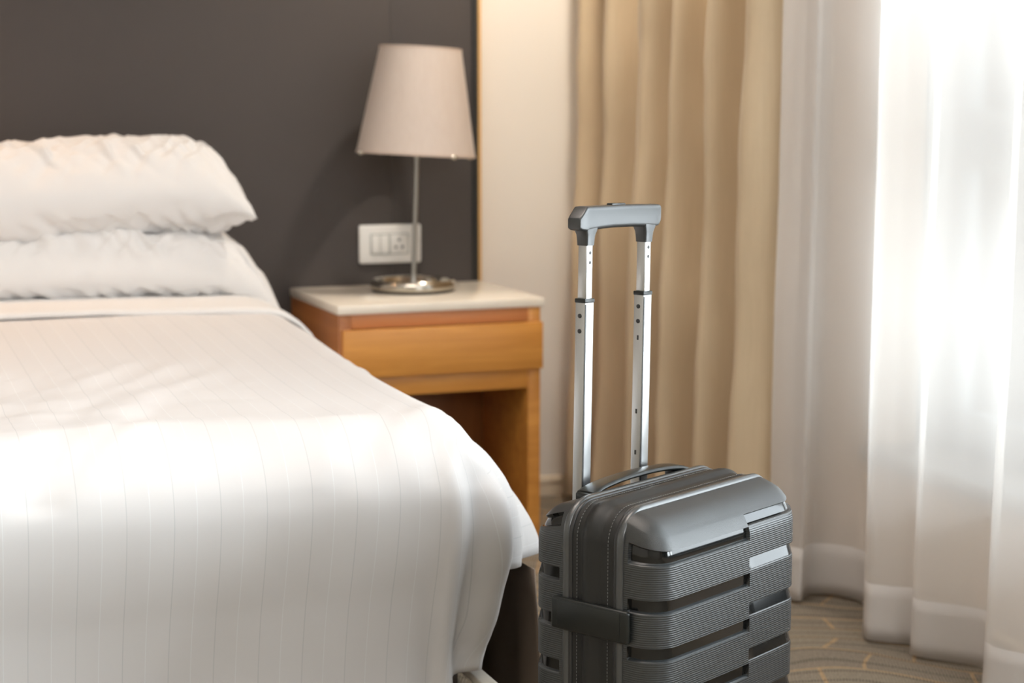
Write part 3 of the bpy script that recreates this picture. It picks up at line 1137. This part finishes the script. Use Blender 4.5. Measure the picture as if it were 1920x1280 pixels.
def shell(name, v_open, T, sgn):
    """half shell, open side at v_open, closed face at v_open + sgn*T; local u, v, z"""
    R = 0.042
    mats = [M['case_rib'], M['case_gloss'], M['case_grain']]
    uj = 0.040 if sgn < 0 else -0.040
    pitch = 0.073
    lefts = [0.515 - pitch * k for k in range(7)]
    rights = [z + 0.024 for z in lefts]
    gh, wall = 0.0085, 0.0016
    depth = 0.006

    def fill(keys, step):
        keys = sorted(set(round(k, 6) for k in keys))
        out = []
        for a, b in zip(keys, keys[1:]):
            n = max(1, int(math.ceil((b - a) / step - 1e-6)))
            out += [a + (b - a) * i / n for i in range(n)]
        return out + [keys[-1]]
    zk = [Z0, Z0 + R, Z1 - R, Z1]
    for c in lefts + rights:
        if Z0 < c < Z1:
            zk += [c - gh - 0.0035, c - gh, c + gh, c + gh + wall]
    zk += [Z1 - R * (1 - i / 9) for i in range(10)] + [Z0 + R * (1 - i / 6) for i in range(7)]
    zs = fill([z for z in zk if Z0 <= z <= Z1], 0.018)
    us = fill([-HW, HW] + [-HW + R * i / 9 for i in range(10)] + [HW - R * i / 9 for i in range(10)] + [uj - 0.0008, uj + 0.0008], 0.020)
    m0 = 0.016
    ts = fill([0, m0, m0 + 0.0016, T - R] + [T - R * (1 - i / 9) for i in range(10)], 0.012)

    def groove(u, t, z, side):
        """0..1 recess at box point"""
        if t < m0 + 0.0008:
            return 0.0
        right = (u > uj) if sgn < 0 else (u < uj)
        if side == 'side':
            right = (u > 0) if sgn < 0 else (u < 0)
        g = 0.0
        for c in (rights if right else lefts):
            if c > 0.545:
                continue
            if right and side == 'front' and c < 0.53:
                # a ledge that slopes up into an undercut
                lo = max(0.0, min(1.0, (z - (c - gh - 0.0035)) / (2 * gh + 0.0035)))
                g = max(g, lo * (1 - sstep(c + gh, c + gh + wall, z)))
            else:
                g = max(g, sstep(c - gh - 0.0035, c - gh, z) * (1 - sstep(c + gh, c + gh + wall, z)))
        return g
    idx, vs, kind = {}, [], []

    def put(iu, it, iz, side):
        k = (iu, it, iz)
        if k in idx:
            return idx[k]
        u, t, z = us[iu], ts[it], zs[iz]
        cu = min(max(u, -HW + R), HW - R)
        ct = min(t, T - R)
        cz = min(max(z, Z0 + R), Z1 - R)
        du, dt, dz = u - cu, t - ct, z - cz
        hm = max(abs(du), abs(dt)) / R
        hl = hypot(du, dt)
        hx, hy = (du / hl, dt / hl) if hl > 1e-9 else (0.0, 0.0)
        phi = math.atan2(dz, R * hm) if (hm > 1e-9 or abs(dz) > 1e-9) else 0.0
        n = Vector((hx * cos(phi), hy * cos(phi), sin(phi)))
        p = Vector((cu, ct, cz)) + n * R
        g = groove(u, t, z, side) * (1 - sstep(0.80, 0.93, abs(n.z)))
        p -= n * depth * g
        # the shell draws in slightly towards its face, and the top rises to the zip
        t01 = p.y / T
        p.x *= 1 - 0.02 * max(0, t01) ** 2
        p.z += dome(z, t01)
        # big face is a little full in the middle
        if n.y > 0.7:
            p.y += 0.004 * (1 - (p.x / HW) ** 2) * (1 - ((p.z - 0.3) / 0.27) ** 2)
        vs.append((p.x, v_open + sgn * p.y, p.z))
        kind.append((g, n.z))
        idx[k] = len(vs) - 1
        return idx[k]
    fs, ids = [], []
    nu, nt_, nz = len(us) - 1, len(ts) - 1, len(zs) - 1

    def face(q):
        if sgn < 0:
            q = tuple(reversed(q))
        fs.append(q)
        gm = min(kind[i][0] for i in q)
        zm = sum(kind[i][1] for i in q) / 4
        g_any = sum(kind[i][0] for i in q) / 4
        if 0.3 < g_any <= 0.6 and max(kind[i][0] for i in q) > 0.95 and min(abs(vs[i][0]) for i in q) < HW - 0.002:
            zz = [vs[i][2] for i in q]
            if max(zz) - min(zz) > 0.008:
                g_any = 1.0
        ids.append(1 if g_any > 0.6 else (2 if zm > 0.30 else 0))
    for i in range(nu):
        for k in range(nz):
            face((put(i + 1, nt_, k, 'front'), put(i, nt_, k, 'front'), put(i, nt_, k + 1, 'front'), put(i + 1, nt_, k + 1, 'front')))
    for j in range(nt_):
        for k in range(nz):
            face((put(0, j + 1, k, 'side'), put(0, j, k, 'side'), put(0, j, k + 1, 'side'), put(0, j + 1, k + 1, 'side')))
            face((put(nu, j, k, 'side'), put(nu, j + 1, k, 'side'), put(nu, j + 1, k + 1, 'side'), put(nu, j, k + 1, 'side')))
        for i in range(nu):
            face((put(i, j, nz, 'top'), put(i + 1, j, nz, 'top'), put(i + 1, j + 1, nz, 'top'), put(i, j + 1, nz, 'top')))
            face((put(i + 1, j, 0, 'top'), put(i, j, 0, 'top'), put(i, j + 1, 0, 'top'), put(i + 1, j + 1, 0, 'top')))
    o = mesh_obj(name, vs, fs, mats, case, angle=32, mat_ids=ids)
    return o


VF, VB = -0.055, 0.043
shell('front_shell', VF, 0.072, -1)
shell('back_shell', VB, 0.082, 1)


def outline(off=0.0, r=0.052, n=10, ztop=Z1 + ZDOME):
    """closed rounded rectangle in (u, z), counter-clockwise, with outward normals; last entry is arc length"""
    hw = HW + off
    zb, zt = Z0 - off, ztop + off
    r = r + off
    out = []
    for cx, cz, a0 in ((hw - r, zt - r, 0), (-hw + r, zt - r, 90), (-hw + r, zb + r, 180), (hw - r, zb + r, 270)):
        for i in range(n + 1):
            a = radians(a0 + 90 * i / n)
            out.append((cx + r * cos(a), cz + r * sin(a), cos(a), sin(a)))
    return out


def sweep(name, prof, mat, parent, off=0.0, close=True, r=0.052, angle=40):
    ol = outline(off, r)
    vs, fs = [], []
    n, m = len(ol), len(prof)
    for (u, z, nu, nz) in ol:
        for (v, h) in prof:
            vs.append((u + nu * h, v, z + nz * h))
    for i in range(n):
        i2 = (i + 1) % n
        rng = range(m) if close else range(m - 1)
        for k in rng:
            k2 = (k + 1) % m
            fs.append((i * m + k, i * m + k2, i2 * m + k2, i2 * m + k))
    return mesh_obj(name, vs, fs, mat, parent, angle=angle)


def bead(v, w, h, lo=-0.010):
    p = [(v - w / 2, lo)]
    for i in range(7):
        a = pi - pi * i / 6
        p.append((v + w / 2 * cos(a), h * sin(a)))
    p.append((v + w / 2, lo))
    return p


tag(sweep('rim', bead(VF - 0.002, 0.013, 0.0045), M['case_rim'], case), 'smooth grey rim')
tag(sweep('rim', bead(VB + 0.002, 0.013, 0.0045), M['case_rim'], case), 'smooth grey rim')
# soft zip gusset between the two shells: a shallow profile with two raised covers
gus = [(VF + 0.004, -0.008), (VF + 0.005, -0.001), (-0.040, 0.0), (-0.030, 0.0), (-0.022, -0.0012), (-0.014, 0.0005), (-0.008, 0.0045),
       (0.0, 0.0055), (0.008, 0.0045), (0.013, 0.0005), (0.018, -0.0010), (0.030, 0.0), (VB - 0.005, -0.001), (VB - 0.004, -0.008)]
sweep('zip_tape', gus, M['tape'], case, close=True, angle=50)
tag(sweep('zip_cover', bead(-0.0495, 0.009, 0.0022), M['zip_bead'], case), 'raised piping')
tag(sweep('zip_cover', bead(0.0375, 0.008, 0.0022), M['zip_bead'], case), 'raised piping')


def stitching(v, name='stitching'):
    ol = outline(0.0)
    pts = [Vector((u, z)) for u, z, _, _ in ol]
    nrm = [Vector((a, b)) for _, _, a, b in ol]
    bm = bmesh.new()
    n = len(pts)
    step, dash = 0.0056, 0.0036
    carry = 0.0
    for i in range(n):
        a, b = pts[i], pts[(i + 1) % n]
        na, nb = nrm[i], nrm[(i + 1) % n]
        seg = (b - a).length
        if seg < 1e-6:
            continue
        s = carry
        while s < seg:
            f = s / seg
            p = a.lerp(b, f)
            q = na.lerp(nb, f).normalized()
            tdir = (b - a).normalized()
            c = Vector((p.x + q.x * 0.0006, v, p.y + q.y * 0.0006))
            T_ = Vector((tdir.x, 0, tdir.y)) * dash / 2
            Nn = Vector((q.x, 0, q.y)) * 0.0006
            S = Vector((0, 0.0006, 0))
            vv = [bm.verts.new(c + T_ * sx + S * sy + Nn * 0) for sx, sy in ((-1, -1), (1, -1), (1, 1), (-1, 1))]
            tp = [bm.verts.new(c + T_ * sx * 0.7 + S * sy * 0.7 + Nn) for sx, sy in ((-1, -1), (1, -1), (1, 1), (-1, 1))]
            bm.faces.new(tp)
            for e in range(4):
                bm.faces.new((vv[e], vv[(e + 1) % 4], tp[(e + 1) % 4], tp[e]))
            s += step
        carry = s - seg
    o = bm_obj(name, bm, M['thread'], case, smooth=False)
    o['kind'] = 'stuff'
    return o


stitching(-0.035)
stitching(0.024)

# side latches bridging the two shells, one on each narrow side
for sg in (-1, 1):
    bm = bmesh.new()
    add_box(bm, (-0.0055, -0.074, -0.0255), (0.0055, 0.074, 0.0255), 0.0052, 4)
    la = bm_obj('side_latch', bm, M['latch'], case)
    la.location = (sg * (HW + 0.0060), -0.006, 0.408)
    bm = bmesh.new()
    add_box(bm, (-0.001, -0.060, -0.022), (0.0012, 0.060, 0.022), 0.001, 2)
    fp = bm_obj('raised_face', bm, M['latch'], la)
    fp.location = (sg * 0.0055, 0, 0)

# arched carry handle on top of the back shell
ZT = Z1 + ZDOME
hv = 0.064
bm = bmesh.new()
hp = []
nH = 24
prevr = None
rings = []
for i in range(nH + 1):
    f = i / nH
    u = -0.128 + 0.256 * f
    e = abs(2 * f - 1)
    arch = 0.010 * (1 - e ** 2.4)
    wdt = 0.0190 - 0.0030 * (1 - e ** 3)
    thk = 0.0045
    zc = ZT - 0.0035 + 0.0065 + arch - 0.003 * sstep(0.85, 1, e)
    sec = []
    for k in range(12):
        a = 2 * pi * k / 12
        ca, sa = cos(a), sin(a)
        sec.append(bm.verts.new((u, hv + wdt * math.copysign(abs(ca) ** 0.6, ca), zc + thk * math.copysign(abs(sa) ** 0.7, sa))))
    rings.append(sec)
for a, b in zip(rings, rings[1:]):
    for k in range(12):
        j = (k + 1) % 12
        bm.faces.new((a[k], a[j], b[j], b[k]))
bm.faces.new(rings[0])
bm.faces.new(list(reversed(rings[-1])))
ch = bm_obj('carry_handle', bm, M['latch'], case, angle=50)
for sg in (-1, 1):
    mo = box('handle_mount', (-0.018, -0.0165, -0.012), (0.018, 0.0165, 0.003), M['latch'], ch, 0.003)
    mo.location = (sg * 0.118, hv, ZT - 0.001)

# telescopic poles: lean very slightly, as the photograph shows
lean = Matrix.Rotation(radians(1.1), 4, 'Y')
PV = 0.100
tele_root_z = 0.50
poles = {}
for pu in (-0.097, 0.055):
    base = Matrix.Translation((pu, PV, tele_root_z)) @ lean
    # outer stage: an open channel with a recessed slot down its front edge
    bm = bmesh.new()
    zt = 0.875 - tele_root_z
    vs2 = add_box(bm, (-0.0115, -0.0100, 0.0), (0.0115, 0.0100, zt), 0.0025, 3)
    bmesh.ops.transform(bm, matrix=base, verts=bm.verts)
    po = bm_obj('outer_pole', bm, M['alu'], case)
    bm = bmesh.new()
    add_box(bm, (-0.0122, -0.0107, zt - 0.004), (0.0122, 0.0107, zt + 0.003), 0.0015, 2)
    bmesh.ops.transform(bm, matrix=base, verts=bm.verts)
    tag(bm_obj('collar', bm, M['latch'], po), 'dark plastic collar')
    bm = bmesh.new()
    zi = 0.975 - tele_root_z
    add_box(bm, (-0.0085, -0.0085, zt), (0.0085, 0.0085, zi), 0.0025, 3)
    bmesh.ops.transform(bm, matrix=base, verts=bm.verts)
    pi_ = bm_obj('inner_pole', bm, M['alu'], case)
    bm = bmesh.new()
    add_box(bm, (-0.0112, -0.0104, 0.05), (-0.0080, -0.0098, zt - 0.006), 0.0001, 1)
    bmesh.ops.transform(bm, matrix=base, verts=bm.verts)
    tag(bm_obj('channel', bm, M['stud'], po), 'dark slot line down the pole')
    # lock studs and slots on the narrow side of the outer stage
    zz = (0.851, 0.827) if pu < 0 else (0.853, 0.829)
    for z in zz:
        bm = bmesh.new()
        add_lathe(bm, [(0, 0.0014), (0.0026, 0.0014), (0.0036, 0.0008), (0.0036, -0.001), (0, -0.001)], 16,
                  base @ Matrix.Translation((-0.0115, 0, z - tele_root_z)) @ Matrix.Rotation(-pi / 2, 4, 'Y'))
        bm_obj('lock_stud', bm, M['stud'], po)
    for z in ((0.802, 0.681, 0.613) if pu > 0 else ()):
        bm = bmesh.new()
        add_box(bm, (-0.0121, -0.0018, -0.0038), (-0.0105, 0.0018, 0.0038), 0.0004, 1, base @ Matrix.Translation((0, 0, z - tele_root_z)))
        bm_obj('slot', bm, M['stud'], po)
    for z in (0.949, 0.934):
        bm = bmesh.new()
        add_lathe(bm, [(0, 0.0009), (0.0020, 0.0009), (0.0028, 0.0), (0.0028, -0.001), (0, -0.001)], 14,
                  base @ Matrix.Translation((0.001, -0.0085, z - tele_root_z)) @ Matrix.Rotation(pi / 2, 4, 'X'))
        bm_obj('screw', bm, M['stud'], pi_)

# grip across the two poles
gm = Matrix.Translation((-0.021, PV, tele_root_z)) @ lean
bm = bmesh.new()


def grip_section(u, zlo, zhi, wv, rad):
    """rounded rectangle in v-z"""
    out = []
    cz, hz = (zlo + zhi) / 2, (zhi - zlo) / 2
    for cx, cz_, a0 in ((wv - rad, hz - rad, 0), (-wv + rad, hz - rad, 90), (-wv + rad, -hz + rad, 180), (wv - rad, -hz + rad, 270)):
        for i in range(5):
            a = radians(a0 + 22.5 * i)
            out.append(bm.verts.new((u, cx + rad * cos(a), cz + cz_ + rad * sin(a))))
    return out


g0 = 0.500   # grip centre above the pole root
secs = []
spec = [(-0.1060, -0.0115, 0.0015, 0.0095, 0.004), (-0.1050, -0.0150, 0.0028, 0.0125, 0.0035), (-0.1000, -0.0170, 0.0078, 0.0135, 0.0035), (-0.0890, -0.0185, 0.0190, 0.0140, 0.004),
        (-0.0840, -0.0190, 0.0200, 0.0140, 0.007), (-0.055, -0.0165, 0.0200, 0.0138, 0.007), (-0.02, -0.0150, 0.0205, 0.0135, 0.007), (0.03, -0.0150, 0.0205, 0.0135, 0.007),
        (0.065, -0.0160, 0.0200, 0.0138, 0.007), (0.088, -0.0175, 0.0195, 0.0140, 0.007), (0.0990, -0.0155, 0.0195, 0.0140, 0.007), (0.1035, -0.010, 0.0190, 0.0130, 0.006), (0.1050, -0.006, 0.0175, 0.0115, 0.005)]
for u, lo, hi, wv, rd in spec:
    secs.append(grip_section(u, g0 + lo, g0 + hi, wv, rd))
for a, b in zip(secs, secs[1:]):
    for k in range(20):
        j = (k + 1) % 20
        bm.faces.new((a[k], a[j], b[j], b[k]))
bm.faces.new(secs[0])
bm.faces.new(list(reversed(secs[-1])))
# sockets that take the poles
for du in (-0.076, 0.076):
    lv = []
    for z, a, b in ((g0 - 0.008, 0.0165, 0.0135), (g0 - 0.017, 0.0150, 0.0130), (g0 - 0.024, 0.0118, 0.0118), (g0 - 0.030, 0.0110, 0.0112), (g0 - 0.041, 0.0103, 0.0105)):
        ring = []
        for cx, cy, a0 in ((a - .004, b - .004, 0), (-a + .004, b - .004, 90), (-a + .004, -b + .004, 180), (a - .004, -b + .004, 270)):
            for i in range(4):
                t = radians(a0 + 30 * i)
                ring.append(bm.verts.new((du + cx + .004 * cos(t), cy + .004 * sin(t), z)))
        lv.append(ring)
    for r0, r1 in zip(lv, lv[1:]):
        for k in range(16):
            j = (k + 1) % 16
            bm.faces.new((r0[k], r0[j], r1[j], r1[k]))
    bm.faces.new(lv[0])
    bm.faces.new(list(reversed(lv[-1])))
bmesh.ops.transform(bm, matrix=gm, verts=bm.verts)
gp = bm_obj('grip', bm, M['grip'], case, angle=48)
bm = bmesh.new()
add_box(bm, (-0.018, -0.006, g0 + 0.016), (0.018, 0.006, g0 + 0.0232), 0.002, 2)
bmesh.ops.transform(bm, matrix=gm, verts=bm.verts)
bm_obj('release_button', bm, M['latch'], gp)

# four spinner wheels
for su in (-1, 1):
    for sv in (-1, 1):
        bm = bmesh.new()
        add_lathe(bm, [(0, 0.060), (0.020, 0.060), (0.017, 0.045), (0.006, 0.040), (0, 0.040)], 20)
        add_box(bm, (-0.016, -0.016, 0.022), (-0.012, 0.016, 0.048), 0.002, 1)
        add_box(bm, (0.012, -0.016, 0.022), (0.016, 0.016, 0.048), 0.002, 1)
        wl = bm_obj('caster', bm, M['latch'], case)
        wl.location = (su * 0.155, -0.006 + sv * 0.085, 0.0)
        bm = bmesh.new()
        add_lathe(bm, [(0, -0.009), (0.021, -0.009), (0.0235, -0.006), (0.0235, 0.006), (0.021, 0.009), (0, 0.009)], 24,
                  Matrix.Translation((0, 0, 0.0237)) @ Matrix.Rotation(pi / 2, 4, 'Y'))
        bm_obj('wheel', bm, M['rubber'], wl)
